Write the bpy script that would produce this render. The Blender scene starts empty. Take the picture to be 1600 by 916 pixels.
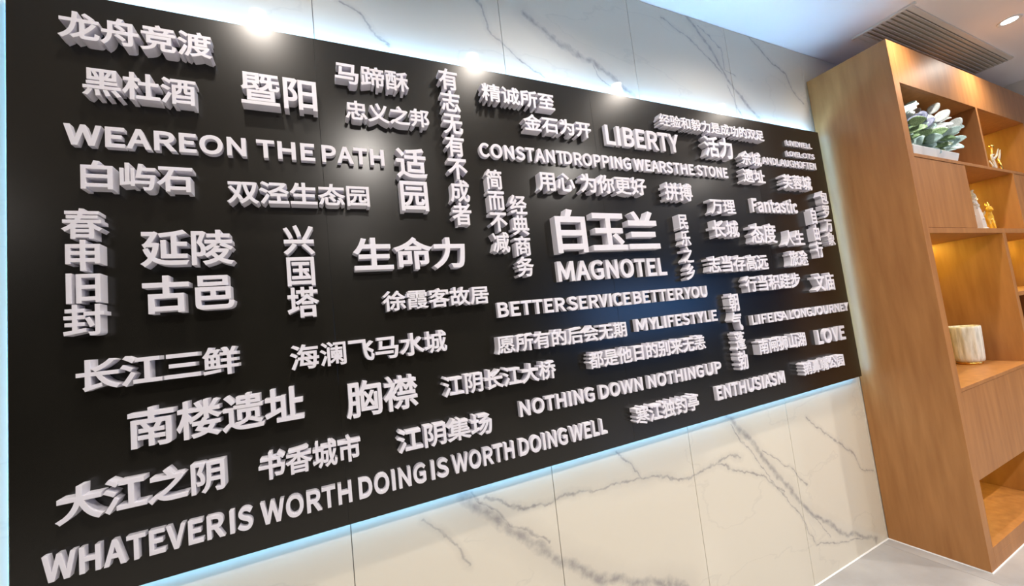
import bpy, bmesh, math, random
import numpy as np
from mathutils import Vector, Matrix
from mathutils.geometry import delaunay_2d_cdt

# ------------------------------------------------------------------ camera, world, lights, exposure
SC = bpy.context.scene
COL = SC.collection
EYE = 1.566
cam_data = bpy.data.cameras.new('camera')
cam_data.sensor_width = 36.0
cam_data.lens = 14.095
cam_data.clip_start = 0.05
cam = bpy.data.objects.new('camera', cam_data)
COL.objects.link(cam)
RIGHT = Vector((0.9011959439731174, -0.4191492410072768, -0.11027141211293545))
DOWN = Vector((-0.06454398397198235, 0.12179905442595927, -0.9904539688819276))
FWD = Vector((0.4285789830350778, 0.8997104557044564, 0.08271125193498437))
cam.matrix_world = Matrix(((RIGHT.x, -DOWN.x, -FWD.x, 0.0), (RIGHT.y, -DOWN.y, -FWD.y, -1.45),
                           (RIGHT.z, -DOWN.z, -FWD.z, EYE), (0, 0, 0, 1)))
SC.camera = cam
SC.view_settings.view_transform = 'Standard'
SC.view_settings.look = 'None'
SC.view_settings.gamma = 1.0
SC.view_settings.use_curve_mapping = False
SC.view_settings.exposure = 0.43

world = bpy.data.worlds.new('world')
world.use_nodes = True
world.node_tree.nodes['Background'].inputs[0].default_value = (0.6, 0.7, 0.8, 1)
world.node_tree.nodes['Background'].inputs[1].default_value = 0.2
SC.world = world

SPOT_POWER = 42.0          # each recessed downlight of the row near the wall
ROOM_POWER = 140.0          # each recessed downlight further into the room
LED_BOARD = ((0.20, 0.58, 1.0), 20.0)
LED_BOARD_TOP = ((0.22, 0.54, 0.98), 96.0)     # cold strip behind the board
LED_CABINET = ((1.0, 0.90, 0.14), 50.0)    # warm strips under the shelves
SPOT_COLOR = (1.0, 0.90, 0.80)
ROOM_COLOR = (1.0, 0.93, 0.86)

# ------------------------------------------------------------------ node helpers / materials
def new_mat(name):
    m = bpy.data.materials.new(name)
    m.use_nodes = True
    nt = m.node_tree
    b = nt.nodes['Principled BSDF']
    return m, nt, b

def plain(name, color, rough=0.5, metal=0.0, **kw):
    m, nt, b = new_mat(name)
    b.inputs['Base Color'].default_value = (*color, 1)
    b.inputs['Roughness'].default_value = rough
    b.inputs['Metallic'].default_value = metal
    for k, v in kw.items():
        b.inputs[k.replace('_', ' ')].default_value = v
    return m

def emit(name, color, strength):
    m, nt, b = new_mat(name)
    b.inputs['Base Color'].default_value = (0.8, 0.8, 0.8, 1)
    b.inputs['Emission Color'].default_value = (*color, 1)
    b.inputs['Emission Strength'].default_value = strength
    return m

def N(nt, kind, **props):
    n = nt.nodes.new(kind)
    for k, v in props.items():
        setattr(n, k, v)
    return n

def math_node(nt, op, a, b=None, clamp=False):
    n = N(nt, 'ShaderNodeMath', operation=op, use_clamp=clamp)
    for i, v in enumerate((a, b)):
        if v is None:
            continue
        if isinstance(v, (int, float)):
            n.inputs[i].default_value = v
        else:
            nt.links.new(v, n.inputs[i])
    return n.outputs[0]

def noisy(name, c1, c2, scale=4.0, detail=4.0, rough=0.5, stretch=(1, 1, 1), lo=0.3, hi=0.7, bump=0.0, coat=0.0, metal=0.0):
    m, nt, b = new_mat(name)
    tc = N(nt, 'ShaderNodeTexCoord')
    mp = N(nt, 'ShaderNodeMapping')
    mp.inputs['Scale'].default_value = stretch
    no = N(nt, 'ShaderNodeTexNoise')
    no.inputs['Scale'].default_value = scale
    no.inputs['Detail'].default_value = detail
    cr = N(nt, 'ShaderNodeValToRGB')
    cr.color_ramp.elements[0].position = lo
    cr.color_ramp.elements[1].position = hi
    cr.color_ramp.elements[0].color = (*c1, 1)
    cr.color_ramp.elements[1].color = (*c2, 1)
    nt.links.new(tc.outputs['Object'], mp.inputs[0])
    nt.links.new(mp.outputs[0], no.inputs['Vector'])
    nt.links.new(no.outputs['Fac'], cr.inputs[0])
    nt.links.new(cr.outputs[0], b.inputs['Base Color'])
    b.inputs['Roughness'].default_value = rough
    b.inputs['Metallic'].default_value = metal
    b.inputs['Coat Weight'].default_value = coat
    b.inputs['Coat Roughness'].default_value = 0.12
    if bump:
        bp = N(nt, 'ShaderNodeBump')
        bp.inputs['Strength'].default_value = bump
        bp.inputs['Distance'].default_value = 0.002
        nt.links.new(no.outputs['Fac'], bp.inputs['Height'])
        nt.links.new(bp.outputs[0], b.inputs['Normal'])
    return m

VEINS = [(0.006, [(0.123, 2.814), (0.197, 2.775), (0.249, 2.711), (0.303, 2.656)]), (0.008, [(0.679, 2.963), (0.731, 2.829), (0.783, 2.785), (0.872, 2.716), (0.972, 2.659)]), (0.022, [(0.909, 2.956), (1.003, 2.892), (1.135, 2.831), (1.241, 2.804), (1.349, 2.751), (1.421, 2.696), (1.489, 2.66)]), (0.006, [(1.241, 2.804), (1.292, 2.715), (1.35, 2.685)]), (0.016, [(1.934, 3.244), (1.992, 3.204), (2.069, 3.124), (2.159, 3.044), (2.218, 2.936), (2.272, 2.853), (2.368, 2.767), (2.493, 2.662)]), (0.007, [(1.775, 3.151), (1.959, 3.091), (2.105, 2.993), (2.211, 2.907)]), (0.005, [(2.064, 3.174), (2.232, 3.071), (2.247, 2.941), (2.337, 2.909)]), (0.006, [(2.244, 2.828), (2.285, 2.735), (2.341, 2.655)]), (0.01, [(2.53, 3.207), (2.643, 3.127), (2.739, 3.067), (2.86, 3.01), (2.908, 2.906), (3.009, 2.831)]), (0.03, [(0.407, 0.993), (0.482, 0.899), (0.586, 0.818), (0.689, 0.709), (0.792, 0.623), (0.937, 0.524), (1.072, 0.456), (1.39, 0.335)]), (0.009, [(0.437, 0.985), (0.554, 0.862), (0.74, 0.713)]), (0.008, [(0.489, 0.96), (0.649, 0.869), (0.851, 0.866), (1.108, 0.849), (1.298, 0.825), (1.496, 0.771), (1.6, 0.772), (1.694, 0.791), (1.801, 0.806), (1.877, 0.772)]), (0.007, [(1.098, 0.98), (1.166, 0.918), (1.216, 0.832)]), (0.02, [(1.807, 0.998), (1.959, 0.841), (2.082, 0.681), (2.213, 0.525), (2.371, 0.355), (2.597, 0.197), (2.946, 0.03)]), (0.006, [(1.824, 0.946), (1.916, 0.834), (2.085, 0.608), (2.231, 0.426), (2.371, 0.192), (2.862, 0.068)]), (0.007, [(1.694, 0.791), (1.879, 0.699), (2.007, 0.657), (2.163, 0.531)]), (0.006, [(2.037, 0.777), (2.272, 0.614), (2.375, 0.512)]), (0.007, [(2.467, 0.871), (2.598, 0.749), (2.746, 0.662), (2.869, 0.558), (2.931, 0.459), (3.053, 0.413)]), (0.007, [(0.262, 0.946), (0.33, 0.883), (0.376, 0.813), (0.407, 0.753)]), (0.005, [(2.371, 0.355), (2.441, 0.259), (2.496, 0.19)])]

def segment_group():
    g = bpy.data.node_groups.new('vein_segment', 'ShaderNodeTree')
    for nm, t in (('P', 'NodeSocketVector'), ('A', 'NodeSocketVector'), ('BA', 'NodeSocketVector'), ('InvLen2', 'NodeSocketFloat'), ('Prev', 'NodeSocketFloat'), ('Width', 'NodeSocketFloat')):
        g.interface.new_socket(nm, in_out='INPUT', socket_type=t)
    g.interface.new_socket('D', in_out='OUTPUT', socket_type='NodeSocketFloat')
    gi, go = g.nodes.new('NodeGroupInput'), g.nodes.new('NodeGroupOutput')
    L = g.links.new
    def vm(op):
        n = g.nodes.new('ShaderNodeVectorMath'); n.operation = op; return n
    # the running minimum is passed along, so that the shader is evaluated one segment after the other
    ch = vm('SCALE'); ch.inputs[0].default_value = (1e-9, 0, 0); L(gi.outputs['Prev'], ch.inputs['Scale'])
    pc = vm('ADD'); L(gi.outputs['P'], pc.inputs[0]); L(ch.outputs[0], pc.inputs[1])
    pa = vm('SUBTRACT'); L(pc.outputs[0], pa.inputs[0]); L(gi.outputs['A'], pa.inputs[1])
    dt = vm('DOT_PRODUCT'); L(pa.outputs[0], dt.inputs[0]); L(gi.outputs['BA'], dt.inputs[1])
    h = g.nodes.new('ShaderNodeMath'); h.operation = 'MULTIPLY'; h.use_clamp = True
    L(dt.outputs['Value'], h.inputs[0]); L(gi.outputs['InvLen2'], h.inputs[1])
    sc = vm('SCALE'); L(gi.outputs['BA'], sc.inputs[0]); L(h.outputs[0], sc.inputs['Scale'])
    df = vm('SUBTRACT'); L(pa.outputs[0], df.inputs[0]); L(sc.outputs[0], df.inputs[1])
    ln = vm('LENGTH'); L(df.outputs[0], ln.inputs[0])
    dv = g.nodes.new('ShaderNodeMath'); dv.operation = 'DIVIDE'
    L(ln.outputs['Value'], dv.inputs[0]); L(gi.outputs['Width'], dv.inputs[1])
    mn = g.nodes.new('ShaderNodeMath'); mn.operation = 'MINIMUM'
    L(dv.outputs[0], mn.inputs[0]); L(gi.outputs['Prev'], mn.inputs[1])
    L(mn.outputs[0], go.inputs[0])
    return g

SEGMENT = segment_group()

def marble_wall(xa, xb):
    """cream slabs with grey veins; the main veins run where the stone has them, finer ones are noise"""
    m, nt, b = new_mat('cream_marble')
    L = nt.links.new
    geo = N(nt, 'ShaderNodeNewGeometry')
    # wobble of the coordinates, coarse and fine
    n1 = N(nt, 'ShaderNodeTexNoise'); n1.inputs['Scale'].default_value = 7; n1.inputs['Detail'].default_value = 4
    n1.inputs['Roughness'].default_value = 0.65
    L(geo.outputs['Position'], n1.inputs['Vector'])
    sb = N(nt, 'ShaderNodeVectorMath', operation='SUBTRACT'); L(n1.outputs['Color'], sb.inputs[0]); sb.inputs[1].default_value = (.5, .5, .5)
    sc = N(nt, 'ShaderNodeVectorMath', operation='SCALE'); L(sb.outputs[0], sc.inputs[0]); sc.inputs['Scale'].default_value = 0.085
    ad = N(nt, 'ShaderNodeVectorMath', operation='ADD'); L(geo.outputs['Position'], ad.inputs[0]); L(sc.outputs[0], ad.inputs[1])
    fl = N(nt, 'ShaderNodeVectorMath', operation='MULTIPLY'); L(ad.outputs[0], fl.inputs[0]); fl.inputs[1].default_value = (1, 0, 1)
    P = fl.outputs[0]
    g = SEGMENT
    acc = None
    for w, pts in VEINS:
        for (ax, az), (bx, bz) in zip(pts, pts[1:]):
            if max(ax, bx) < xa - .15 or min(ax, bx) > xb + .15:
                continue
            s = N(nt, 'ShaderNodeGroup'); s.node_tree = g
            L(P, s.inputs['P'])
            s.inputs['A'].default_value = (ax, 0, az)
            s.inputs['BA'].default_value = (bx - ax, 0, bz - az)
            s.inputs['InvLen2'].default_value = 1 / max(1e-6, (bx - ax) ** 2 + (bz - az) ** 2)
            s.inputs['Width'].default_value = w
            s.inputs['Prev'].default_value = 50.0
            if acc is not None:
                L(acc, s.inputs['Prev'])
            acc = s.outputs[0]
    if acc is None:
        acc = math_node(nt, 'ADD', 50.0, 0.0)
    # thin secondary veins everywhere
    n2 = N(nt, 'ShaderNodeTexNoise'); n2.inputs['Scale'].default_value = 0.9; n2.inputs['Detail'].default_value = 7
    mp = N(nt, 'ShaderNodeMapping'); mp.inputs['Rotation'].default_value = (0, 0.8, 0); mp.inputs['Scale'].default_value = (1, 1, 2.2)
    L(geo.outputs['Position'], mp.inputs[0]); L(mp.outputs[0], n2.inputs['Vector'])
    v2 = math_node(nt, 'ABSOLUTE', math_node(nt, 'SUBTRACT', n2.outputs['Fac'], 0.5))
    fine = math_node(nt, 'SUBTRACT', 1.0, math_node(nt, 'DIVIDE', v2, 0.006), clamp=True)
    n3 = N(nt, 'ShaderNodeTexNoise'); n3.inputs['Scale'].default_value = 26; n3.inputs['Detail'].default_value = 5
    L(geo.outputs['Position'], n3.inputs['Vector'])
    core = math_node(nt, 'SUBTRACT', 1.15, acc, clamp=True)
    core = math_node(nt, 'MULTIPLY', core, math_node(nt, 'MULTIPLY', math_node(nt, 'SUBTRACT', n3.outputs['Fac'], 0.12, clamp=True), 2.0, clamp=True))
    halo = math_node(nt, 'MULTIPLY', math_node(nt, 'SUBTRACT', 1.0, math_node(nt, 'DIVIDE', acc, 3.5), clamp=True), 0.16)
    f = math_node(nt, 'MAXIMUM', math_node(nt, 'MULTIPLY', core, 0.72), halo)
    f = math_node(nt, 'MAXIMUM', f, math_node(nt, 'MULTIPLY', fine, 0.10))
    mx = N(nt, 'ShaderNodeMix', data_type='RGBA')
    mx.inputs[6].default_value = (0.63, 0.585, 0.49, 1)
    mx.inputs[7].default_value = (0.20, 0.19, 0.20, 1)
    L(f, mx.inputs[0]); L(mx.outputs[2], b.inputs['Base Color'])
    b.inputs['Roughness'].default_value = 0.02
    b.inputs['Specular IOR Level'].default_value = 0.28
    return m

M = {}
M['grout'] = plain('grout', (0.30, 0.28, 0.25), 0.9)
M['board'] = noisy('board_black', (0.0065, 0.006, 0.0045), (0.0085, 0.0078, 0.006), 3, 3, 0.25)
M['board'].node_tree.nodes['Principled BSDF'].inputs['IOR'].default_value = 1.52
M['letter'] = plain('letter_white', (0.675, 0.665, 0.73), 0.5)
_lb = M['letter'].node_tree.nodes['Principled BSDF']
_lb.inputs['Subsurface Weight'].default_value = 0.4
_lb.inputs['Subsurface Scale'].default_value = 0.008
_lb.inputs['Subsurface Radius'].default_value = (1.0, 0.95, 1.05)
M['frame'] = plain('frame_dark', (0.02, 0.02, 0.022), 0.5)
M['led'] = emit('led_cold', *LED_BOARD)
M['led_top'] = emit('led_cold_top', *LED_BOARD_TOP)
M['led_warm'] = emit('led_warm', *LED_CABINET)
M['wood'] = noisy('wood_veneer', (0.29, 0.115, 0.029), (0.41, 0.182, 0.054), 5.0, 8, 0.45, (5, 5, 0.55), 0.25, 0.75, 0.05, 0.0)
M['wood_in'] = noisy('wood_inside', (0.31, 0.125, 0.030), (0.42, 0.190, 0.054), 5.0, 8, 0.42, (5, 5, 0.55), 0.25, 0.75)
M['paint'] = noisy('ceiling_paint', (0.82, 0.77, 0.73), (0.86, 0.81, 0.77), 2, 3, 0.6)
M['room_wall'] = noisy('room_wall_paint', (0.035, 0.028, 0.012), (0.06, 0.045, 0.02), 1.2, 3, 0.6)
M['dark_wall'] = noisy('dark_wall', (0.020, 0.018, 0.022), (0.035, 0.030, 0.032), 1.2, 3, 0.5)
M['red_wood'] = noisy('dark_red_wood', (0.05, 0.014, 0.012), (0.09, 0.025, 0.02), 3, 5, 0.4, (4, 4, .5))
M['vent'] = plain('vent_grey', (0.66, 0.60, 0.52), 0.5)
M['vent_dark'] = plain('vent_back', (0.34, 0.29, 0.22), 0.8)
M['white'] = plain('white_paint', (0.8, 0.8, 0.78), 0.45)
M['lamp'] = emit('lamp_face', (1.0, 0.96, 0.9), 18)
M['screen'] = emit('screen_blue', (0.002, 0.19, 0.60), 6.0)
M['ceramic'] = noisy('cream_ceramic', (0.50, 0.47, 0.38), (0.78, 0.75, 0.66), 9, 6, 0.5, (6, 6, 0.8), 0.35, 0.6, 0.6)
M['gold'] = plain('gold', (0.95, 0.62, 0.16), 0.2, 1.0)
M['planter'] = plain('planter_white', (0.78, 0.80, 0.80), 0.4)
M['crystal'] = plain('crystal', (0.95, 0.93, 0.90), 0.12, 0.0, Transmission_Weight=0.55, IOR=1.5)
M['amber'] = plain('amber_glass', (1.0, 0.62, 0.08), 0.1, 0.0, Transmission_Weight=0.5, IOR=1.5)
M['stem'] = plain('stem_brown', (0.12, 0.08, 0.06), 0.7)
M['leaf_pale'] = noisy('leaf_pale', (0.42, 0.50, 0.52), (0.70, 0.76, 0.76), 14, 4, 0.5)
M['leaf_blue'] = noisy('leaf_blue', (0.09, 0.11, 0.21), (0.20, 0.24, 0.36), 14, 4, 0.5)
M['leaf_teal'] = noisy('leaf_teal', (0.30, 0.48, 0.50), (0.52, 0.68, 0.69), 14, 4, 0.5)
M['leaf_green'] = noisy('leaf_green', (0.06, 0.14, 0.04), (0.30, 0.46, 0.26), 14, 4, 0.5)
M['moss'] = noisy('moss', (0.03, 0.05, 0.015), (0.08, 0.12, 0.03), 40, 4, 0.9)
M['sealant'] = plain('sealant', (0.75, 0.74, 0.72), 0.4)
M['floor'] = noisy('grey_stone', (0.27, 0.255, 0.24), (0.43, 0.41, 0.385), 2.2, 9, 0.22, (1, 1, 1), 0.3, 0.7)

# ------------------------------------------------------------------ object helpers
def finish(bm, name, mat, parent=None, loc=None, smooth=False):
    me = bpy.data.meshes.new(name)
    bm.to_mesh(me); bm.free()
    return link(me, name, mat, parent, loc, smooth)

def link(me, name, mat, parent=None, loc=None, smooth=False):
    if mat is not None and not me.materials:
        me.materials.append(mat)
    o = bpy.data.objects.new(name, me)
    COL.objects.link(o)
    if loc is not None:
        o.location = loc
    if parent is not None:
        o.parent = parent
    if smooth:
        for p in me.polygons:
            p.use_smooth = True
    return o

def bx(bm, x0, x1, y0, y1, z0, z1, bevel=0.0):
    r = bmesh.ops.create_cube(bm, size=1.0)
    vs = r['verts']
    bmesh.ops.scale(bm, vec=(x1 - x0, y1 - y0, z1 - z0), verts=vs)
    bmesh.ops.translate(bm, vec=((x0 + x1) / 2, (y0 + y1) / 2, (z0 + z1) / 2), verts=vs)
    if bevel:
        es = list({e for v in vs for e in v.link_edges})
        bmesh.ops.bevel(bm, geom=es, offset=bevel, segments=2, affect='EDGES', profile=0.5)
    return vs

def box(name, mat, x0, x1, y0, y1, z0, z1, parent=None, bevel=0.0):
    """box whose origin is its own centre, so that it can hang from a thing placed anywhere"""
    cx, cy, cz = (x0 + x1) / 2, (y0 + y1) / 2, (z0 + z1) / 2
    bm = bmesh.new()
    bx(bm, x0 - cx, x1 - cx, y0 - cy, y1 - cy, z0 - cz, z1 - cz, bevel)
    loc = Vector((cx, cy, cz))
    if parent is not None:
        loc = loc - world_loc(parent)
    return finish(bm, name, mat, parent, loc)

def world_loc(o):
    v = Vector((0, 0, 0))
    while o is not None:
        v += o.location
        o = o.parent
    return v

def thing(name, label, cat, loc, group=None):
    o = bpy.data.objects.new(name, None)
    o.empty_display_size = 0.1
    COL.objects.link(o)
    o.location = loc
    o['label'] = label; o['category'] = cat; o['kind'] = 'thing'
    if group:
        o['group'] = group
    return o

def structure(o):
    o['kind'] = 'structure'
    return o

def tube(bm, pts, radii, seg=8, cap=True):
    rings = []
    n = len(pts)
    pts = [Vector(p) for p in pts]
    for i, p in enumerate(pts):
        t = (pts[min(i + 1, n - 1)] - pts[max(i - 1, 0)]).normalized()
        a = t.orthogonal().normalized() if i == 0 else (rings_a - t * rings_a.dot(t)).normalized()
        rings_a = a
        b = t.cross(a)
        r = radii[i] if isinstance(radii, (list, tuple)) else radii
        rings.append([bm.verts.new(p + a * (r * math.cos(2 * math.pi * k / seg)) + b * (r * math.sin(2 * math.pi * k / seg))) for k in range(seg)])
    for r0, r1 in zip(rings, rings[1:]):
        for k in range(seg):
            bm.faces.new((r0[k], r0[(k + 1) % seg], r1[(k + 1) % seg], r1[k]))
    if cap:
        bm.faces.new(rings[0][::-1]); bm.faces.new(rings[-1])

def lathe(bm, prof, seg=32, fn=None):
    rings = []
    for r, z in prof:
        ring = []
        for k in range(seg):
            a = 2 * math.pi * k / seg
            rr = r * (fn(a, z) if fn else 1.0)
            ring.append(bm.verts.new((rr * math.cos(a), rr * math.sin(a), z)))
        rings.append(ring)
    for r0, r1 in zip(rings, rings[1:]):
        for k in range(seg):
            bm.faces.new((r0[k], r0[(k + 1) % seg], r1[(k + 1) % seg], r1[k]))
    bm.faces.new(rings[0][::-1]); bm.faces.new(rings[-1])

# ------------------------------------------------------------------ the room shell
X0, X1, Y0, ZC = -3.2, 9.8, -5.6, 3.215
structure(box('floor', M['grout'], X0 - .2, X1 + .2, Y0 - .2, 0.25, -0.25, -0.004))
floor_o = bpy.data.objects['floor']
ceil = structure(box('ceiling', M['paint'], X0 - .2, X1 + .2, Y0 - .2, 0.25, ZC, ZC + 0.2))
wall = structure(box('wall_back', M['grout'], X0 - .2, X1 + .2, 0.006, 0.2, -0.004, ZC))
structure(box('wall_left', M['dark_wall'], X0 - .2, X0, Y0, 0.0055, -0.004, ZC))
structure(box('wall_right', M['red_wood'], X1, X1 + .2, Y0, 0.0055, -0.004, ZC))
structure(box('wall_front', M['room_wall'], X0, X1, Y0 - .2, Y0, -0.004, ZC))
# marble slabs, each a piece with its own edges
joints = [-3.2, -2.22, -1.469, -0.717, 0.036, 0.778, 1.533, 2.293, 3.062, 3.815, 4.568, 5.32, 6.07, 6.83, 7.58, 8.33, 9.08, 9.8]
for a, b in zip(joints, joints[1:]):
    box('tile', marble_wall(a, b), a + 0.0013, b - 0.0013, 0.0, 0.012, 0.0, ZC - 0.003, wall, 0.0008)
ts = 0.8
me_tile = None
ny, nx = 7, 17
for i in range(nx):
    for j in range(ny):
        cx, cy = X0 + ts * (i + .5) - .2, -ts * (j + .5)
        if cx - ts / 2 > X1:
            continue
        if me_tile is None:
            bm = bmesh.new(); bx(bm, -ts / 2 + .001, ts / 2 - .001, -ts / 2 + .001, ts / 2 - .001, -0.006, 0.0, 0.0006)
            me_tile = bpy.data.meshes.new('tile'); bm.to_mesh(me_tile); bm.free(); me_tile.materials.append(M['floor'])
        o = bpy.data.objects.new('tile', me_tile); COL.objects.link(o)
        o.parent = floor_o
        o.location = Vector((cx, cy, 0)) - floor_o.location
# thin silicone bead where the slabs meet the floor
bm = bmesh.new(); tube(bm, [(X0, -0.002, 0.001), (3.08, -0.002, 0.001)], 0.005, 6)
structure(finish(bm, 'baseboard_back', M['sealant']))
# lowered piece of ceiling beyond the vent
structure(box('ceiling_drop', M['white'], 5.66, 9.8, -0.40, 0.0, 2.93, ZC))

# ------------------------------------------------------------------ glyphs
def outlines(chars):
    """outline polygons (lists of points, em = 1) of each character in the built-in font"""
    objs = {}
    for c in chars:
        cu = bpy.data.curves.new('glyph', 'FONT'); cu.body = c; cu.size = 1.0
        o = bpy.data.objects.new('glyph', cu); COL.objects.link(o); objs[c] = o
    bpy.context.view_layer.update()
    dg = bpy.context.evaluated_depsgraph_get()
    res = {}
    for c, o in objs.items():
        cv = o.evaluated_get(dg).to_curve(dg)
        polys = []
        for sp in cv.splines:
            bp = sp.bezier_points; n = len(bp); pts = []
            for i in range(n):
                p0, p1 = bp[i], bp[(i + 1) % n]
                a, h1, h2, b = (np.array(v[:2]) for v in (p0.co, p0.handle_right, p1.handle_left, p1.co))
                d = b - a; L = np.hypot(*d)
                dev = 0.0 if L < 1e-6 else max(abs(d[0] * (h1 - a)[1] - d[1] * (h1 - a)[0]), abs(d[0] * (h2 - a)[1] - d[1] * (h2 - a)[0])) / L
                k = 1 if dev < 0.003 else (3 if dev < 0.03 else 5)
                for s in range(k):
                    t = s / k
                    pts.append((1 - t) ** 3 * a + 3 * (1 - t) ** 2 * t * h1 + 3 * (1 - t) * t * t * h2 + t ** 3 * b)
            q = []
            for p in pts:
                if not q or np.hypot(*(p - q[-1])) > 1e-4:
                    q.append(p)
            if len(q) > 2 and np.hypot(*(q[0] - q[-1])) < 1e-4:
                q.pop()
            if len(q) > 2:
                polys.append(np.array(q))
        o.to_curve_clear() if hasattr(o, 'to_curve_clear') else None
        res[c] = polys
    for o in objs.values():
        cu = o.data; bpy.data.objects.remove(o); bpy.data.curves.remove(cu)
    return res

def area(p):
    x, y = p[:, 0], p[:, 1]
    return 0.5 * float(np.sum(x * np.roll(y, -1) - np.roll(x, -1) * y))

def fatten(polys, t):
    """move every outline outwards by t (holes shrink), mitred corners"""
    s = 1.0 if area(max(polys, key=lambda p: abs(area(p)))) > 0 else -1.0
    out = []
    for p in polys:
        prv = p - np.roll(p, 1, 0); nxt = np.roll(p, -1, 0) - p
        n1 = np.stack([prv[:, 1], -prv[:, 0]], 1) * s; n2 = np.stack([nxt[:, 1], -nxt[:, 0]], 1) * s
        n1 /= np.maximum(np.hypot(n1[:, 0], n1[:, 1]), 1e-9)[:, None]; n2 /= np.maximum(np.hypot(n2[:, 0], n2[:, 1]), 1e-9)[:, None]
        q = []
        for i in range(len(p)):
            m = n1[i] + n2[i]; l = float(m @ m)
            if l < 0.5:                      # very sharp: blunt it
                q.append(p[i] + n1[i] * t); q.append(p[i] + n2[i] * t)
            else:
                q.append(p[i] + m * (2 * t / l))
        out.append((np.array(q), s))
    return out

def solid(polys_s, depth):
    """extruded solid of the union of the outlines (non-zero winding)"""
    pts, edges = [], []
    for q, s in polys_s:
        b = len(pts); n = len(q)
        pts += [Vector((float(a), float(c))) for a, c in q]
        edges += [(b + i, b + (i + 1) % n) for i in range(n)]
    vs, es, fs, *_ = delaunay_2d_cdt(pts, edges, [], 0, 1e-6)
    V = np.array([v[:] for v in vs]); F = np.array([f for f in fs if len(f) == 3])
    C = V[F].mean(1)
    wn = np.zeros(len(C))
    for q, s in polys_s:
        a, b = q, np.roll(q, -1, 0)
        for (ax, ay), (bx_, by) in zip(a, b):
            if ay == by:
                continue
            up = (ay <= C[:, 1]) & (by > C[:, 1]); dn = (by <= C[:, 1]) & (ay > C[:, 1])
            cr = (bx_ - ax) * (C[:, 1] - ay) - (by - ay) * (C[:, 0] - ax)
            wn += (up & (cr > 0)).astype(float) - (dn & (cr < 0)).astype(float)
    F = F[wn * polys_s[0][1] > 0.5]
    # orient counter clockwise
    A = V[F]
    cr = (A[:, 1, 0] - A[:, 0, 0]) * (A[:, 2, 1] - A[:, 0, 1]) - (A[:, 1, 1] - A[:, 0, 1]) * (A[:, 2, 0] - A[:, 0, 0])
    F = F[np.abs(cr) > 1e-12]; cr = cr[np.abs(cr) > 1e-12]
    F = np.where((cr < 0)[:, None], F[:, ::-1], F)
    cnt = {}
    for f in F:
        for i in range(3):
            cnt[(int(f[i]), int(f[(i + 1) % 3]))] = 1
    rim = [e for e in cnt if (e[1], e[0]) not in cnt]
    # local x -> world x, local y -> world z, front at -y
    n = len(V)
    verts = [(float(x), -depth, float(y)) for x, y in V] + [(float(x), 0.0, float(y)) for x, y in V]
    faces = [tuple(int(i) for i in f) for f in F] + [(b, a, a + n, b + n) for a, b in rim]
    me = bpy.data.meshes.new('letter')
    me.from_pydata(verts, [], faces)
    used = bmesh.new(); used.from_mesh(me)
    bmesh.ops.delete(used, geom=[v for v in used.verts if not v.link_faces], context='VERTS')
    used.to_mesh(me); used.free()
    return me

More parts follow.
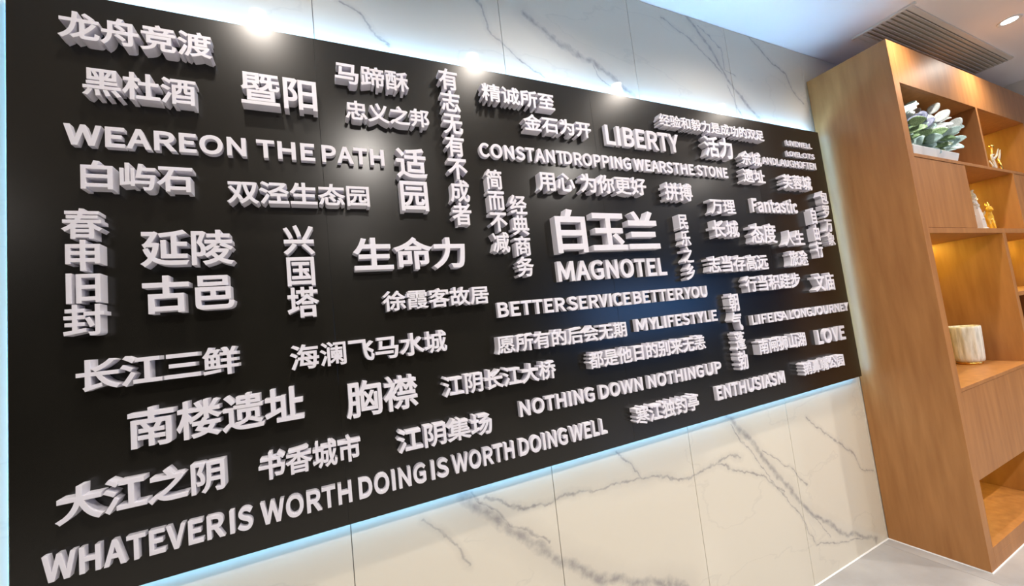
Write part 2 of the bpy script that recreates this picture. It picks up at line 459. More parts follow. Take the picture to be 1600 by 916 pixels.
PHRASES = [
    ('龙舟竞渡', 'h', -0.5803, -0.2486, 2.4535, 2.5325),
    ('黑杜酒', 'h', -0.5352, -0.2923, 2.3005, 2.3805),
    ('暨阳', 'h', -0.1807, 0.0276, 2.3274, 2.4313),
    ('马蹄酥', 'h', 0.0878, 0.3319, 2.4407, 2.5166),
    ('忠义之邦', 'h', 0.1121, 0.396, 2.3142, 2.3833),
    ('有志无有不成者', 'v', 0.4473, 0.5229, 1.954, 2.5604),
    ('精诚所至', 'h', 0.6167, 0.9497, 2.456, 2.5296),
    ('金石为开', 'h', 0.7892, 1.125, 2.3534, 2.4261),
    ('简而不减', 'v', 0.5934, 0.6651, 1.8481, 2.1754),
    ('经典商务', 'v', 0.6836, 0.7575, 1.751, 2.0771),
    ('用心', 'h', 0.824, 1.0016, 2.1002, 2.1822),
    ('为你更好', 'h', 1.0315, 1.4039, 2.1025, 2.1877),
    ('拼搏', 'h', 1.5188, 1.7057, 2.085, 2.1753),
    ('万理', 'h', 1.8212, 2.0158, 2.0247, 2.1033),
    ('长城', 'h', 1.8115, 2.0155, 1.9, 1.9915),
    ('态度', 'h', 2.1073, 2.3302, 1.8654, 1.9777),
    ('人生', 'h', 2.3971, 2.5896, 1.8494, 1.9399),
    ('旅途', 'h', 2.4127, 2.5901, 1.7291, 1.8193),
    ('自由行', 'v', 2.6915, 2.762, 1.7724, 2.0791),
    ('包罗万象', 'v', 2.8317, 2.9136, 1.8444, 2.1915),
    ('白玉兰', 'h', 0.88, 1.4411, 1.8403, 2.0261),
    ('民乐之乡', 'v', 1.5798, 1.6464, 1.6934, 2.0157),
    ('志当存高远', 'h', 1.742, 2.2156, 1.7208, 1.8055),
    ('行当积跬步', 'h', 1.9972, 2.4797, 1.6068, 1.6917),
    ('文庙', 'h', 2.6176, 2.8237, 1.571, 1.6787),
    ('延陵', 'h', -0.4282, -0.2219, 1.8321, 1.9341),
    ('古邑', 'h', -0.4277, -0.225, 1.7045, 1.8064),
    ('春申旧封', 'v', -0.5805, -0.5036, 1.6608, 1.9893),
    ('兴国塔', 'v', -0.0941, -0.0088, 1.6633, 1.9486),
    ('生命力', 'h', 0.1024, 0.4819, 1.7968, 1.9097),
    ('徐霞客故居', 'h', 0.1799, 0.5558, 1.6607, 1.7273),
    ('双泾生态园', 'h', -0.229, 0.1656, 2.0139, 2.0857),
    ('白屿石', 'h', -0.5431, -0.309, 2.0423, 2.1199),
    ('适园', 'v', 0.2639, 0.3688, 2.0034, 2.2321),
    ('愿所有的后会无期', 'h', 0.5667, 1.1756, 1.4686, 1.5358),
    ('都是他日的别来无恙', 'h', 0.9603, 1.6401, 1.3575, 1.4273),
    ('朝气蓬勃', 'v', 1.8488, 1.928, 1.2228, 1.6103),
    ('南闸狮山湖', 'h', 2.0252, 2.4374, 1.2778, 1.3546),
    ('鹅鼻嘴公园', 'h', 2.3687, 2.7763, 1.1191, 1.1888),
    ('长江三鲜', 'h', -0.5596, -0.2234, 1.5212, 1.6003),
    ('海澜飞马水城', 'h', -0.0957, 0.3812, 1.5065, 1.582),
    ('南楼遗址', 'h', -0.4652, -0.0689, 1.3624, 1.4622),
    ('胸襟', 'h', 0.0471, 0.2671, 1.3375, 1.4473),
    ('江阴长江大桥', 'h', 0.3538, 0.8018, 1.3494, 1.4203),
    ('江阴集场', 'h', 0.1889, 0.5165, 1.1998, 1.274),
    ('寒江独钓亭', 'h', 1.1628, 1.5407, 1.0919, 1.1672),
    ('大江之阴', 'h', -0.5988, -0.268, 1.2159, 1.3001),
    ('书香城市', 'h', -0.1902, 0.0793, 1.2125, 1.2877),
    ('经验和毅力是成功的双足', 'h', 1.5524, 2.3664, 2.4649, 2.5296),
    ('活力', 'h', 1.851, 2.0695, 2.3312, 2.4479),
    ('佘城', 'h', 2.1309, 2.3048, 2.308, 2.3907),
    ('遗址', 'h', 2.1205, 2.3129, 2.2092, 2.2878),
    ('芙蓉城', 'h', 2.4752, 2.765, 2.19, 2.2781),
    ('L', [('WEAREON', -0.5814, -0.1787), ('THE', -0.1515, 0.0105), ('PATH', 0.0308, 0.2276)], 2.168, 2.2255),
    ('L', [('LIBERTY', 1.2223, 1.6859)], 2.3451, 2.4398),
    ('L', [('CONSTANT', 0.5889, 0.9818), ('DROPPING', 0.9773, 1.3502), ('WEARS', 1.3677, 1.6186), ('THE', 1.6255, 1.7706), ('STONE', 1.7908, 2.029)], 2.2327, 2.2898),
    ('L', [('Fantastic', 2.1889, 2.611)], 2.0488, 2.1283),
    ('L', [('MAGNOTEL', 0.8773, 1.4809)], 1.7259, 1.8096),
    ('L', [('BETTER', 0.5937, 0.8945), ('SERVICE', 0.9099, 1.2396), ('BETTER', 1.2549, 1.5645), ('YOU', 1.5729, 1.7303)], 1.6042, 1.6608),
    ('L', [('MY', 1.2482, 1.3767), ('LIFE', 1.3711, 1.5292), ('STYLE', 1.5375, 1.776)], 1.4817, 1.5368),
    ('L', [('LIFE', 2.0343, 2.211), ('IS', 2.2253, 2.2945), ('A', 2.2795, 2.342), ('LONG', 2.3633, 2.5747), ('JOURNEY', 2.5778, 2.9719)], 1.4335, 1.484),
    ('L', [('LOVE', 2.5887, 2.8812)], 1.2635, 1.3474),
    ('L', [('NOTHING', 0.6394, 0.9822), ('DOWN', 1.0102, 1.2417), ('NOTHING', 1.2741, 1.6243), ('UP', 1.6403, 1.7499)], 1.2272, 1.2834),
    ('L', [('ENTHUSIASM', 1.6907, 2.2285)], 1.1018, 1.1665),
    ('L', [('WHATEVER', -0.6326, -0.2793), ('IS', -0.2664, -0.2132), ('WORTH', -0.194, 0.0452), ('DOING', 0.0654, 0.2739), ('IS', 0.2918, 0.3514), ('WORTH', 0.3646, 0.5996), ('DOING', 0.6207, 0.8312), ('WELL', 0.8441, 1.0236)], 1.0886, 1.1495),
    ('L', [('LIVE', 2.6278, 2.7381), ('WELL', 2.7413, 2.8951)], 2.4806, 2.5135),
    ('L', [('LOVE', 2.6132, 2.7369), ('LOTS', 2.7401, 2.9051)], 2.4114, 2.4441),
    ('L', [('AND', 2.363, 2.4922), ('LAUGH', 2.4998, 2.7106), ('OFTEN', 2.7152, 2.9018)], 2.3421, 2.3849),
]

SRC = {}
FULL = lambda c: chr(ord(c) + 0xFEE0)
need = set()
for p in PHRASES:
    if p[0] == 'L':
        for w, a, b in p[1]:
            need |= {FULL(c) for c in w if c != 'I'}
    else:
        need |= set(p[0])
need.add(FULL('H'))
SRC = outlines(sorted(need))
SRC[FULL('I')] = [np.array([(0, 0), (0.1, 0), (0.1, 0.733), (0, 0.733)])]

# advance, left and right bearing of bold sans capitals (thousandths of an em)
ADV = dict(A=(574, 8, 8), B=(604, 72, 35), C=(576, 38, 25), D=(645, 72, 38), E=(548, 72, 35), F=(526, 72, 28), G=(643, 38, 55), H=(674, 72, 72),
           I=(291, 72, 72), J=(523, 20, 66), K=(609, 72, 8), L=(513, 72, 28), M=(800, 72, 72), N=(669, 72, 72), O=(695, 38, 38), P=(592, 72, 30),
           R=(611, 72, 18), S=(546, 28, 28), T=(546, 18, 18), U=(669, 66, 66), V=(549, 2, 2), W=(821, 12, 12), Y=(527, 2, 2),
           a=(527, 30, 55), n=(572, 60, 52), t=(367, 14, 18), s=(456, 20, 22), i=(281, 62, 62), c=(455, 34, 18))

BOARD_Y = -0.045
LATIN_DEPTH = 0.019
PLANE = Vector((0, BOARD_Y, 0))

def bounds(polys):
    a = np.concatenate(polys)
    return a[:, 0].min(), a[:, 0].max(), a[:, 1].min(), a[:, 1].max()

def perimeter(polys):
    return sum(float(np.sum(np.hypot(*(np.roll(p, -1, 0) - p).T))) for p in polys)

def place(polys, sx, sz, t, ox, oz, name, parent, depth=0.039):
    """scale, fatten, extrude; origin at the lower left of the ink"""
    ps = [p * np.array([sx, sz]) for p in polys]
    x0, x1, z0, z1 = bounds(ps)
    k = 100.0
    ps = fatten([(p - np.array([x0, z0])) * k for p in ps], t * k)
    ps = [(q / 1.0, s) for q, s in ps]
    me = solid(ps, depth * k)
    me.transform(Matrix.Scale(1 / k, 4))
    o = link(me, name, M['letter'], parent, Vector((ox + x0, 0, oz + z0)) - Vector((world_loc(parent).x, 0, world_loc(parent).z)))
    return o

board = thing('display_board', 'long glossy black wall board covered with raised white words, cold light glowing around its edge', 'sign', (1.164, BOARD_Y, 1.017))
board['kind'] = 'thing'

def phrase_root(x, z, label):
    o = bpy.data.objects.new('raised_phrase', None); COL.objects.link(o)
    o.empty_display_size = 0.05
    o.parent = board
    o.location = Vector((x, BOARD_Y, z)) - board.location
    o['label'] = label
    return o

NOQUOTE = {'白玉兰': 'largest white raised characters, three in a row, right of the middle', 'MAGNOTEL': 'white raised capitals under the three largest characters',
           '徐霞客故居': 'white raised row of five characters left of the long service line'}
for p in PHRASES:
    if p[0] == 'L':
        _, words, z0, z1 = p
        txt = ' '.join(w[0] for w in words)
        root = phrase_root(words[0][1], z0, NOQUOTE.get(txt, 'white raised capitals reading ' + txt if txt != 'Fantastic' else 'white raised word reading Fantastic'))
        cap = z1 - z0
        em = cap / 0.66
        hb = bounds(SRC[FULL('H')]); hz = (hb[3] - hb[2])
        for w, xa, xb in words:
            total = sum(ADV[c][0] for c in w) - ADV[w[0]][1] - ADV[w[-1]][2]
            q = (xb - xa) / total                      # metres per thousandth
            if len(w) == 1:
                q = (xb - xa) / total
            x = xa - ADV[w[0]][1] * q
            t = min(0.030 * em, 0.030 * 1000 * q * 1.05) * (0.6 if cap < 0.045 else 1.0)
            for c in w:
                adv, lb, rb = ADV[c]
                src = SRC[FULL(c)]
                gx0, gx1, gz0, gz1 = bounds(src)
                tw = (adv - lb - rb) * q
                if c == 'I':
                    sx = (tw - 2 * t) / 0.1
                    polys = [np.array([(0, 0), (0.1, 0), (0.1, hz), (0, hz)])]
                    hbz = 0.0
                else:
                    sx = (tw - 2 * t) / (gx1 - gx0); polys = src; hbz = hb[2]
                sz = (cap - 2 * t) / hz
                px0 = bounds(polys)[0]
                place(polys, sx, sz, t, x + lb * q + t - px0 * sx, z0 + t - hbz * sz, 'letter', root, LATIN_DEPTH if cap > 0.045 else 0.013)
                x += adv * q
    else:
        txt, d, x0, x1, z0, z1 = p
        n = len(txt)
        root = phrase_root(x0, z0, NOQUOTE.get(txt, 'white raised characters reading ' + txt))
        # em size of a single character (metres), used for stroke weight only
        if d == 'h':
            ex, ez = (x1 - x0) / n, (z1 - z0)
        else:
            ex, ez = (x1 - x0), (z1 - z0) / n
        e = (ex + ez) / 2
        tt = [e * min(0.031, max(0.009, 0.034 - 0.00125 * perimeter(SRC[c]))) for c in txt]
        bs = [bounds(SRC[c]) for c in txt]
        if d == 'h':
            lo = [i + b[0] for i, b in enumerate(bs)]; hi = [i + b[1] for i, b in enumerate(bs)]
            sx = (x1 - x0 - tt[0] - tt[-1]) / (hi[-1] - lo[0])
            zl = min(b[2] for b in bs); zh = max(b[3] for b in bs); tm = sum(tt) / n
            sz = (z1 - z0 - 2 * tm) / (zh - zl)
            for i, c in enumerate(txt):
                place(SRC[c], sx, sz, tt[i], x0 + tt[0] + (i - lo[0]) * sx, z0 + tm - zl * sz, 'character', root)
        else:
            top = bs[0][3]; bot = -(n - 1) + bs[-1][2]
            sz = (z1 - z0 - tt[0] - tt[-1]) / (top - bot)
            xl = min(b[0] for b in bs); xh = max(b[1] for b in bs); tm = sum(tt) / n
            sx = (x1 - x0 - 2 * tm) / (xh - xl)
            for i, c in enumerate(txt):
                place(SRC[c], sx, sz, tt[i], x0 + tm - xl * sx, z1 - tt[0] - (top + i) * sz, 'character', root)

# ------------------------------------------------------------------ the board itself
BX = [-0.694, 0.031, 1.173, 2.316, 3.020]
BZ0, BZ1 = 1.017, 2.612
tilt = [0.0, 0.0, 0.0, 0.0]
for i, (a, b) in enumerate(zip(BX, BX[1:])):
    o = box('board_panel', M['board'], a, b, BOARD_Y, BOARD_Y + 0.012, BZ0, BZ1, board, 0.0008)
box('back_frame', M['frame'], BX[0] + .018, BX[-1] - .018, BOARD_Y + 0.012, 0.0, BZ0 + .018, BZ1 - .018, board)
s0, s1 = 0.012, 0.018
yy0, yy1 = -0.024, -0.012
for nm, a in (('led_strip', (BX[0] + s0, BX[-1] - s0, BZ1 - s1, BZ1 - s0)), ('led_strip', (BX[0] + s0, BX[-1] - s0, BZ0 + s0, BZ0 + s1)),
              ('led_strip', (BX[0] + s0, BX[0] + s1, BZ0 + s1, BZ1 - s1)), ('led_strip', (BX[-1] - s1, BX[-1] - s0, BZ0 + s1, BZ1 - s1))):
    box(nm, M['led_top'] if a[2] > 2.5 else M['led'], a[0], a[1], yy0, yy1, a[2], a[3], board)

# ------------------------------------------------------------------ downlights
def downlight(x, y, label, group, power, color, size=151):
    t = thing('recessed_downlight', label, 'ceiling light', (x, y, ZC), group)
    bm = bmesh.new()
    prof = [(0.036, -0.001), (0.050, -0.006), (0.056, -0.004), (0.057, 0.0)]
    seg = 28
    rings = [[bm.verts.new((r * math.cos(2 * math.pi * k / seg), r * math.sin(2 * math.pi * k / seg), z)) for k in range(seg)] for r, z in prof]
    for r0, r1 in zip(rings, rings[1:]):
        for k in range(seg):
            bm.faces.new((r0[k], r0[(k + 1) % seg], r1[(k + 1) % seg], r1[k]))
    finish(bm, 'trim_ring', M['white'], t, (0, 0, 0), True)
    bm = bmesh.new(); bmesh.ops.create_circle(bm, cap_ends=True, segments=28, radius=0.038)
    bmesh.ops.reverse_faces(bm, faces=bm.faces)
    finish(bm, 'lamp_face', M['lamp'], t, (0, 0, -0.0015))
    l = bpy.data.lights.new('downlight_beam', 'SPOT')
    l.energy = power; l.color = color; l.spot_size = math.radians(size); l.spot_blend = 0.96; l.shadow_soft_size = 0.035
    lo = bpy.data.objects.new('downlight_beam', l); COL.objects.link(lo)
    lo.parent = t; lo.location = (0, 0, -0.05)
    return t

row = ['recessed downlight above the left end of the black board',
       'recessed downlight above the left half of the black board, beside the one over its end',
       'recessed downlight above the right half of the black board',
       'recessed downlight before the left side panel of the wooden cabinet',
       'bright round downlight in the ceiling beside the grey air vent']
for k, lab in enumerate(row):
    downlight(-0.19 + 1.106 * k, -0.66, lab, 'recessed downlights along the marble wall', SPOT_POWER, SPOT_COLOR)
room_spots = [(-2.7, -2.05), (-2.8, -3.6), (0.41, -2.05), (2.4, -2.05), (4.4, -2.05), (6.3, -2.05), (0.4, -4.3), (2.4, -4.3), (4.4, -4.3), (6.3, -4.3)]  # first two are unseen fill lights, added to brighten the lettering on the left
names = ['left', 'middle', 'right', 'far right']
room_labels = ['recessed downlight in the corner beside the dark wall, nearer the marble wall', 'recessed downlight in the corner beside the dark wall, farther from the marble wall'] + \
    ['recessed downlight behind the viewer, %s of the %s row' % (names[k % 4], 'nearer' if k < 4 else 'farther') for k in range(8)]
for k, (x, y) in enumerate(room_spots):
    downlight(x, y, room_labels[k], 'recessed downlights in the middle of the room', ROOM_POWER, ROOM_COLOR, 160)

# blue wall screen on the far side of the room, mirrored in the black board
scr = thing('wall_screen', 'blue lit screen on the far wall, mirrored in the black board', 'screen', (6.6, Y0 + .04, 1.2))
box('screen_panel', M['screen'], 4.9, 8.3, Y0 + .03, Y0 + .05, 1.25, 2.05, scr)
box('frame', M['frame'], 4.86, 8.34, Y0 + .005, Y0 + .03, 1.21, 2.09, scr, 0.004)

# ------------------------------------------------------------------ air vent in the ceiling
vent = thing('air_vent', 'long grey slatted air vent in the ceiling above the wooden cabinet', 'vent', (4.13, -0.40, ZC))
vx0, vx1, vy0, vy1 = 3.30, 4.97, -0.475, -0.255
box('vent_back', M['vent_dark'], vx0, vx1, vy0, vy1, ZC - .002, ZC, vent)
box('vent_end', M['vent'], vx0 - .02, vx0, vy0 - .05, vy1 + .05, ZC - .014, ZC, vent, .002)
box('vent_end', M['vent'], vx1, vx1 + .012, vy0 - .02, vy1 + .02, ZC - .010, ZC, vent, .002)
box('vent_side', M['vent'], vx0, vx1, vy0 - .030, vy0, ZC - .010, ZC, vent, .002)
box('vent_side', M['vent'], vx0, vx1, vy1, vy1 + .03, ZC - .010, ZC, vent, .002)
ns = 9
sl = None
for i in range(ns):
    y = vy0 + (vy1 - vy0) * (i + .5) / ns
    if sl is None:
        bm = bmesh.new(); vs = bx(bm, -(vx1 - vx0) / 2, (vx1 - vx0) / 2, -.010, .010, -.0015, .0015)
        bmesh.ops.rotate(bm, verts=vs, cent=(0, 0, 0), matrix=Matrix.Rotation(math.radians(28), 3, 'X'))
        sl = finish(bm, 'slat', M['vent'], vent, Vector(((vx0 + vx1) / 2, y, ZC - .010)) - vent.location)
    else:
        o = sl.copy(); COL.objects.link(o); o.parent = vent
        o.location = Vector(((vx0 + vx1) / 2, y, ZC - .010)) - vent.location

# ------------------------------------------------------------------ the wooden cabinet
CX0, CX1, CY0, CY1, CZ = 3.080, 6.30, -0.433, -0.004, 2.998
cab = thing('display_cabinet', 'tall open wooden display cabinet with lit shelves beside the marble wall', 'cabinet', (4.69, CY1, 0))
W, WI = M['wood'], M['wood_in']
def part(name, *a, mat=None, bevel=0.001):
    return box(name, mat or W, *a, parent=cab, bevel=bevel)
part('side_panel', CX0, 3.148, CY0, CY1, 0.0, CZ)
part('side_panel', CX1 - .06, CX1, CY0, CY1, 0.0, CZ)
part('back_panel', 3.148, CX1 - .06, -.016, CY1, 0.06, 2.96, mat=WI)
part('fascia', 3.148, CX1 - .06, CY0, CY0 + .02, 2.739, CZ)
part('top_panel', 3.148, CX1 - .06, CY0 + .02, CY1, 2.739, 2.757, mat=WI)
part('top_panel', 3.148, CX1 - .06, CY0 + .02, CY1, CZ - .018, CZ)
part('shelf', 3.148, CX1 - .06, CY0, -.016, 2.287, 2.307)                 # upper shelf
part('shelf', 3.148, CX1 - .06, CY0, -.016, 1.832, 1.864)                 # middle shelf
part('shelf', 4.305, 5.6, CY0, -.016, 1.392, 1.420)
part('shelf', 3.148, CX1 - .06, CY0, -.016, 0.933, 0.953)                 # shelf of the vase
part('plinth', 3.148, CX1 - .06, CY0, -.016, 0.0, 0.062)
part('shelf', 3.148, CX1 - .06, CY0, -.016, 0.062, 0.110)                 # bottom board
part('divider', 4.250, 4.278, CY0, -.016, 2.307, 2.739)
part('divider', 5.200, 5.228, CY0, -.016, 2.307, 2.739)
part('divider', 3.835, 3.855, CY0 + .018, -.016, 1.864, 2.287)
part('divider', 4.710, 4.740, CY0, -.016, 1.864, 2.287)
part('divider', 4.250, 4.305, CY0, -.016, 0.953, 1.832)
part('divider', 5.600, 5.630, CY0, -.016, 0.953, 1.832)
part('divider', 4.120, 4.150, CY0 + .02, -.016, 0.110, 0.457, mat=WI)
part('divider', 5.300, 5.330, CY0, -.016, 0.110, 0.457)
part('door', 3.150, 3.855, CY0 + .002, CY0 + .018, 1.866, 2.285)
part('door', 4.742, 5.60, CY0 + .002, CY0 + .018, 1.866, 2.285)
part('door', 3.150, 4.72, CY0 + .002, CY0 + .018, 0.457, 0.931)
part('door', 4.724, CX1 - .062, CY0 + .002, CY0 + .018, 0.457, 0.931)
part('rail', 3.148, CX1 - .06, CY0 + .018, -.016, 0.457, 0.475)
# warm light strips at the back, under the boards above each open compartment
M['led_warm_low'] = emit('led_warm_low', LED_CABINET[0], LED_CABINET[1] * 0.5)
for a, b, z in ((3.87, 4.70, 2.287), (4.29, 5.19, 2.739), (3.16, 4.24, 1.832), (4.32, 5.59, 1.832), (3.16, 4.11, 0.457)):
    o = part('light_strip', a + .02, b - .02, -.040, -.026, z - .008, z - .001, mat=M['led_warm'] if z > 1 else M['led_warm_low'], bevel=0)
bm = bmesh.new(); tube(bm, [(CX0 - .002, -.004, .002), (CX0 - .002, CY0 - .002, .002), (CX1, CY0 - .002, .002)], .004, 6)
for v in bm.verts: v.co -= cab.location
finish(bm, 'sealant_bead', M['sealant'], cab)

# ------------------------------------------------------------------ vase
vase = thing('ribbed_vase', 'cream ribbed vase on a thin gold foot, standing in the large lit compartment', 'vase', (4.075, -0.205, 0.953))
random.seed(3)
ph = [random.uniform(0, 6.28) for _ in range(8)]
def rib(a, z):
    return 1 + 0.022 * math.sin(9 * a + ph[0] + 6 * z) + 0.014 * math.sin(17 * a + ph[1] - 9 * z) + 0.012 * math.sin(5 * a + ph[2] + 14 * z)
bm = bmesh.new()
prof = [(0.052, 0.016), (0.066, 0.018), (0.073, 0.026), (0.076, 0.045)] + [(0.076 + 0.001 * i, 0.045 + 0.0225 * i) for i in range(1, 10)] + [(0.085, 0.262), (0.083, 0.264), (0.079, 0.260), (0.074, 0.22), (0.06, 0.06)]
lathe(bm, prof, 72, rib)
finish(bm, 'body', M['ceramic'], vase, (0, 0, 0), True)
bm = bmesh.new(); lathe(bm, [(0.060, 0.0), (0.064, 0.002), (0.066, 0.014), (0.060, 0.018)], 40)
finish(bm, 'foot', M['gold'], vase, (0, 0, 0), True)

# ------------------------------------------------------------------ ornaments
def blob(bm, c, r, sub=2, sc=(1, 1, 1)):
    v = bmesh.ops.create_icosphere(bm, subdivisions=sub, radius=r)['verts']
    bmesh.ops.scale(bm, vec=sc, verts=v); bmesh.ops.translate(bm, vec=c, verts=v)

cry = thing('crystal_ornament', 'clear beaded crystal ornament beside the closed cabinet door and the gold animal', 'ornament', (4.11, -0.37, 1.8645))
cry.scale = (1.1, 1.1, 1.15)
bm = bmesh.new()
lathe(bm, [(0.04, 0), (0.042, 0.006), (0.034, 0.012), (0.032, 0.05), (0.028, 0.09), (0.021, 0.13), (0.014, 0.18), (0.007, 0.22), (0.003, 0.245)], 8)
finish(bm, 'column', M['crystal'], cry, (0, 0, 0))
random.seed(8)
for i in range(30):
    bm = bmesh.new(); r = random.uniform(.006, .011)
    blob(bm, (0, 0, 0), r, 1)
    a = random.uniform(0, 6.28); z = 0.06 + 0.0064 * i; rad = 0.038 - 0.135 * z
    finish(bm, 'bead', M['crystal'], cry, (rad * math.cos(a), rad * math.sin(a), z))

def skin_obj(name, pts, edges, radii, mat, parent, loc=(0, 0, 0), sub=1):
    me = bpy.data.meshes.new(name)
    me.from_pydata(pts, edges, [])
    o = bpy.data.objects.new('tmp', me); COL.objects.link(o)
    o.modifiers.new('skin', 'SKIN').use_smooth_shade = True
    if not me.skin_vertices:
        bm = bmesh.new(); bm.from_mesh(me)
        bm.verts.layers.skin.verify(); bm.to_mesh(me); bm.free()
    for i, r in enumerate(radii):
        me.skin_vertices[0].data[i].radius = (r, r)
    me.skin_vertices[0].data[0].use_root = True
    ss = o.modifiers.new('sub', 'SUBSURF'); ss.levels = sub; ss.render_levels = sub
    bpy.context.view_layer.update()
    dg = bpy.context.evaluated_depsgraph_get()
    out = bpy.data.meshes.new_from_object(o.evaluated_get(dg))
    bpy.data.objects.remove(o)
    return link(out, name, mat, parent, loc, True)

# seated animal, head turned towards the door side, tall pointed ears
sq = thing('animal_figurine', 'small gold and clear figurine of a seated animal with pointed ears, on the middle shelf', 'ornament', (4.345, -0.36, 1.8645))
sq.scale = (0.85, 0.85, 1.12)
body_pts = [(0, 0, 0.045), (0.0, 0, 0.085), (-0.012, -0.012, 0.118), (-0.024, -0.024, 0.140), (-0.040, -0.040, 0.134),
            (0.012, 0.02, 0.02), (-0.02, -0.028, 0.055), (-0.024, -0.034, 0.008), (-0.03, -0.012, 0.055), (-0.034, -0.016, 0.008),
            (0.03, 0.004, 0.012), (0.006, 0.036, 0.012)]
body_edges = [(0, 1), (1, 2), (2, 3), (3, 4), (0, 5), (1, 6), (6, 7), (1, 8), (8, 9), (0, 10), (0, 11)]
body_r = [0.036, 0.028, 0.016, 0.018, 0.007, 0.026, 0.010, 0.008, 0.010, 0.008, 0.016, 0.016]
skin_obj('body', body_pts, body_edges, body_r, M['amber'], sq, (0, 0, 0), 2)
bm = bmesh.new()
blob(bm, (-.020, -.020, .138), .021, 3, (1, 1, 1))
tube(bm, [(-.024, -.024, .136), (-.040, -.040, .130), (-.047, -.047, .127)], [.014, .009, .004], 10)
finish(bm, 'head', M['amber'], sq, (0, 0, 0), True)
bm = bmesh.new(); tube(bm, [(-.004, -.004, .085), (-.012, -.012, .112), (-.018, -.018, .135)], [.024, .017, .014], 12)
finish(bm, 'neck', M['amber'], sq, (0, 0, 0), True)
for dx, dy in ((-.014, -.020), (-.022, -.010)):
    bm = bmesh.new(); tube(bm, [(0, 0, 0), (0.003, 0.003, 0.022), (0.006, 0.006, 0.046)], [.010, .008, .001], 8)
    finish(bm, 'ear', M['gold'], sq, (dx, dy, 0.143), True)
bm = bmesh.new(); tube(bm, [(0.02, 0.02, 0.02), (0.045, 0.03, 0.05), (0.045, 0.03, 0.10), (0.025, 0.02, 0.135)], [.010, .014, .012, .003], 10)
finish(bm, 'tail', M['crystal'], sq, (0, 0, 0), True)
bm = bmesh.new(); lathe(bm, [(0.052, 0), (0.054, 0.002), (0.052, 0.005)], 24)
finish(bm, 'base', M['gold'], sq, (0, 0, 0))

# branching glass and gold ornament
ant = thing('branching_ornament', 'glass and gold ornament of thin limbs with a gold ball on the upper shelf', 'ornament', (4.77, -0.36, 2.3075))
ant.scale = (1.1, 1.1, 1.2)
def limb(mat, *pts, r=.006):
    bm = bmesh.new(); tube(bm, pts, [r] * (len(pts) - 1) + [r * .6], 8)
    finish(bm, 'limb', mat, ant, (0, 0, 0), True)
limb(M['crystal'], (-.07, 0, .010), (-.055, 0, .05), (-.085, 0, .10), (-.09, 0, .13), r=.008)
limb(M['crystal'], (-.088, 0, .09), (-.04, -.01, .12), (.02, -.01, .17))
limb(M['crystal'], (-.07, 0, .03), (-.11, .01, .09))
limb(M['crystal'], (-.088, 0, .125), (-.03, 0, .135))
limb(M['gold'], (.10, 0, .012), (.045, 0, .04), (.03, 0, .11), r=.008)
limb(M['crystal'], (.03, 0, .10), (.07, .0, .14), (.10, 0, .175))
limb(M['crystal'], (.045, 0, .035), (.16, 0, .012), r=.007)
bm = bmesh.new(); blob(bm, (0, 0, 0), .013, 2)
finish(bm, 'ball', M['gold'], ant, (-.06, 0, .185), True)
bm = bmesh.new(); tube(bm, [(-.06, 0, .175), (-.085, 0, .13)], .004, 6); finish(bm, 'limb', M['gold'], ant)
box('base', M['crystal'], 4.66, 4.93, -0.395, -0.325, 2.3075, 2.3135, ant)

# ------------------------------------------------------------------ planter with silvery leaves
pl = thing('leafy_planter', 'low white planter of silvery blue and green oval leaves on the upper shelf', 'plant', (3.50, -0.30, 2.3075))
bm = bmesh.new()
vs = bx(bm, 3.19 - 3.5, 3.835 - 3.5, -.425 + .30, -.19 + .30, 0, .062, .004)
bmesh.ops.scale(bm, vec=(0.95, 0.92, 1), verts=[v for v in bm.verts if v.co.z < .02])
finish(bm, 'planter_box', M['planter'], pl)
box('soil', M['moss'], 3.205, 3.82, -.41, -.205, 2.3705, 2.376, pl)

def leaf_mesh(name, mat):
    bm = bmesh.new()
    nseg, nw = 8, 4
    grid = []
    for i in range(nseg + 1):
        u = i / nseg
        w = 0.34 * math.sin(math.pi * min(1, u * .93 + .04)) ** 0.7
        r = []
        for j in range(-nw // 2, nw // 2 + 1):
            v = j / (nw / 2)
            r.append(bm.verts.new((w * v, u, 0.10 * abs(v) ** 1.5 * w * 2 - 0.22 * u * u + 0.03 * math.sin(9 * u + v))))
        grid.append(r)
    top = []
    for a, b in zip(grid, grid[1:]):
        for k in range(nw):
            top.append(bm.faces.new((a[k], a[k + 1], b[k + 1], b[k])))
    ext = bmesh.ops.extrude_face_region(bm, geom=top)
    bmesh.ops.translate(bm, vec=(0, 0, .012), verts=[v for v in ext['geom'] if isinstance(v, bmesh.types.BMVert)])
    bmesh.ops.recalc_face_normals(bm, faces=bm.faces)
    me = bpy.data.meshes.new(name); bm.to_mesh(me); bm.free(); me.materials.append(mat)
    for p_ in me.polygons: p_.use_smooth = True
    return me
LM = {k: leaf_mesh('leaf', M[k]) for k in ('leaf_pale', 'leaf_blue', 'leaf_teal', 'leaf_green')}
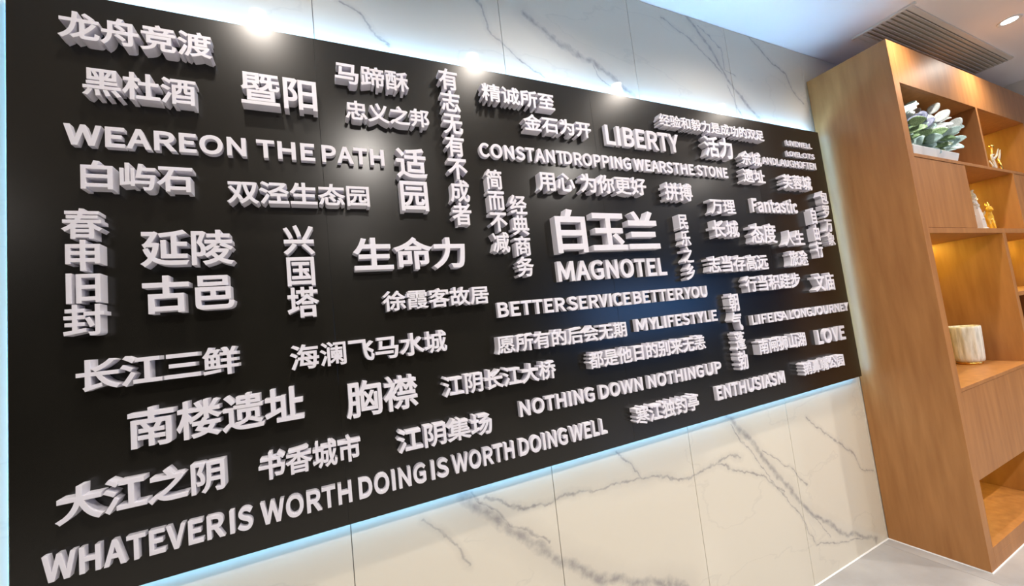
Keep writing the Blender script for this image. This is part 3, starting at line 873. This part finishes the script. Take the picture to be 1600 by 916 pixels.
def leaf(kind, x, y, z, dx, dy, dz, size, roll=0.0, parent=pl):
    d = Vector((dx, dy, dz)).normalized()
    up = Vector((-0.85, -0.40, 0.30)); side = d.cross(up).normalized(); nrm = side.cross(d).normalized()
    mt = Matrix((side, d, nrm)).transposed().to_4x4() @ Matrix.Rotation(roll, 4, 'Y')
    o = bpy.data.objects.new('leaf', LM[kind]); COL.objects.link(o); o.parent = parent
    o.matrix_local = Matrix.Translation(Vector((x, y, z)) - pl.location) @ mt @ Matrix.Scale(size, 4)
random.seed(21)
stems = [(3.20, -.35, 2.62), (3.28, -.36, 2.60), (3.38, -.34, 2.64), (3.46, -.38, 2.58), (3.55, -.35, 2.63), (3.66, -.37, 2.64), (3.76, -.37, 2.59),
         (3.86, -.40, 2.56), (3.88, -.38, 2.47), (3.40, -.41, 2.53), (3.60, -.41, 2.56), (3.72, -.41, 2.49), (3.25, -.40, 2.52), (3.50, -.41, 2.47)]
for i, (x, y, z) in enumerate(stems):
    bx_, by_ = 3.35 + (x - 3.25) * 0.62, -.30
    bm = bmesh.new(); tube(bm, [(bx_ - 3.5, by_ + .30, .06), ((bx_ + x) / 2 - 3.5, (by_ + y) / 2 + .32, .06 + (z - 2.37) * .55), (x - 3.5, y + .30, z - 2.3075)], [.005, .004, .002], 6)
    finish(bm, 'stem', M['stem'], pl)
    for k in range(7):
        f = .40 + .60 * k / 6
        px, py, pz = bx_ + (x - bx_) * f, by_ + (y - by_) * f, 2.37 + (z - 2.37) * f
        a = k * 2.4 + i * 1.3
        kind = 'leaf_pale' if pz > 2.52 else ('leaf_teal' if (i + k) % 3 else 'leaf_green')
        if x < 3.42 and (k + i) % 2: kind = 'leaf_blue' if pz > 2.48 else 'leaf_green'
        if (i * 7 + k) % 6 == 1 and pz > 2.5: kind = 'leaf_teal'
        leaf(kind, px, py, pz, random.uniform(-.1, .45), -.55 + .75 * math.cos(a), .55 * math.sin(a) + .45, random.uniform(.068, .098), random.uniform(-.7, .7))
for i in range(20):
    x = random.uniform(3.24, 3.78)
    leaf('leaf_green' if i % 3 else 'leaf_teal', x, random.uniform(-.36, -.28), 2.375, random.uniform(-.3, .5), random.uniform(-1, .3), random.uniform(-.1, .6), random.uniform(.07, .11), random.uniform(-.6, .6))
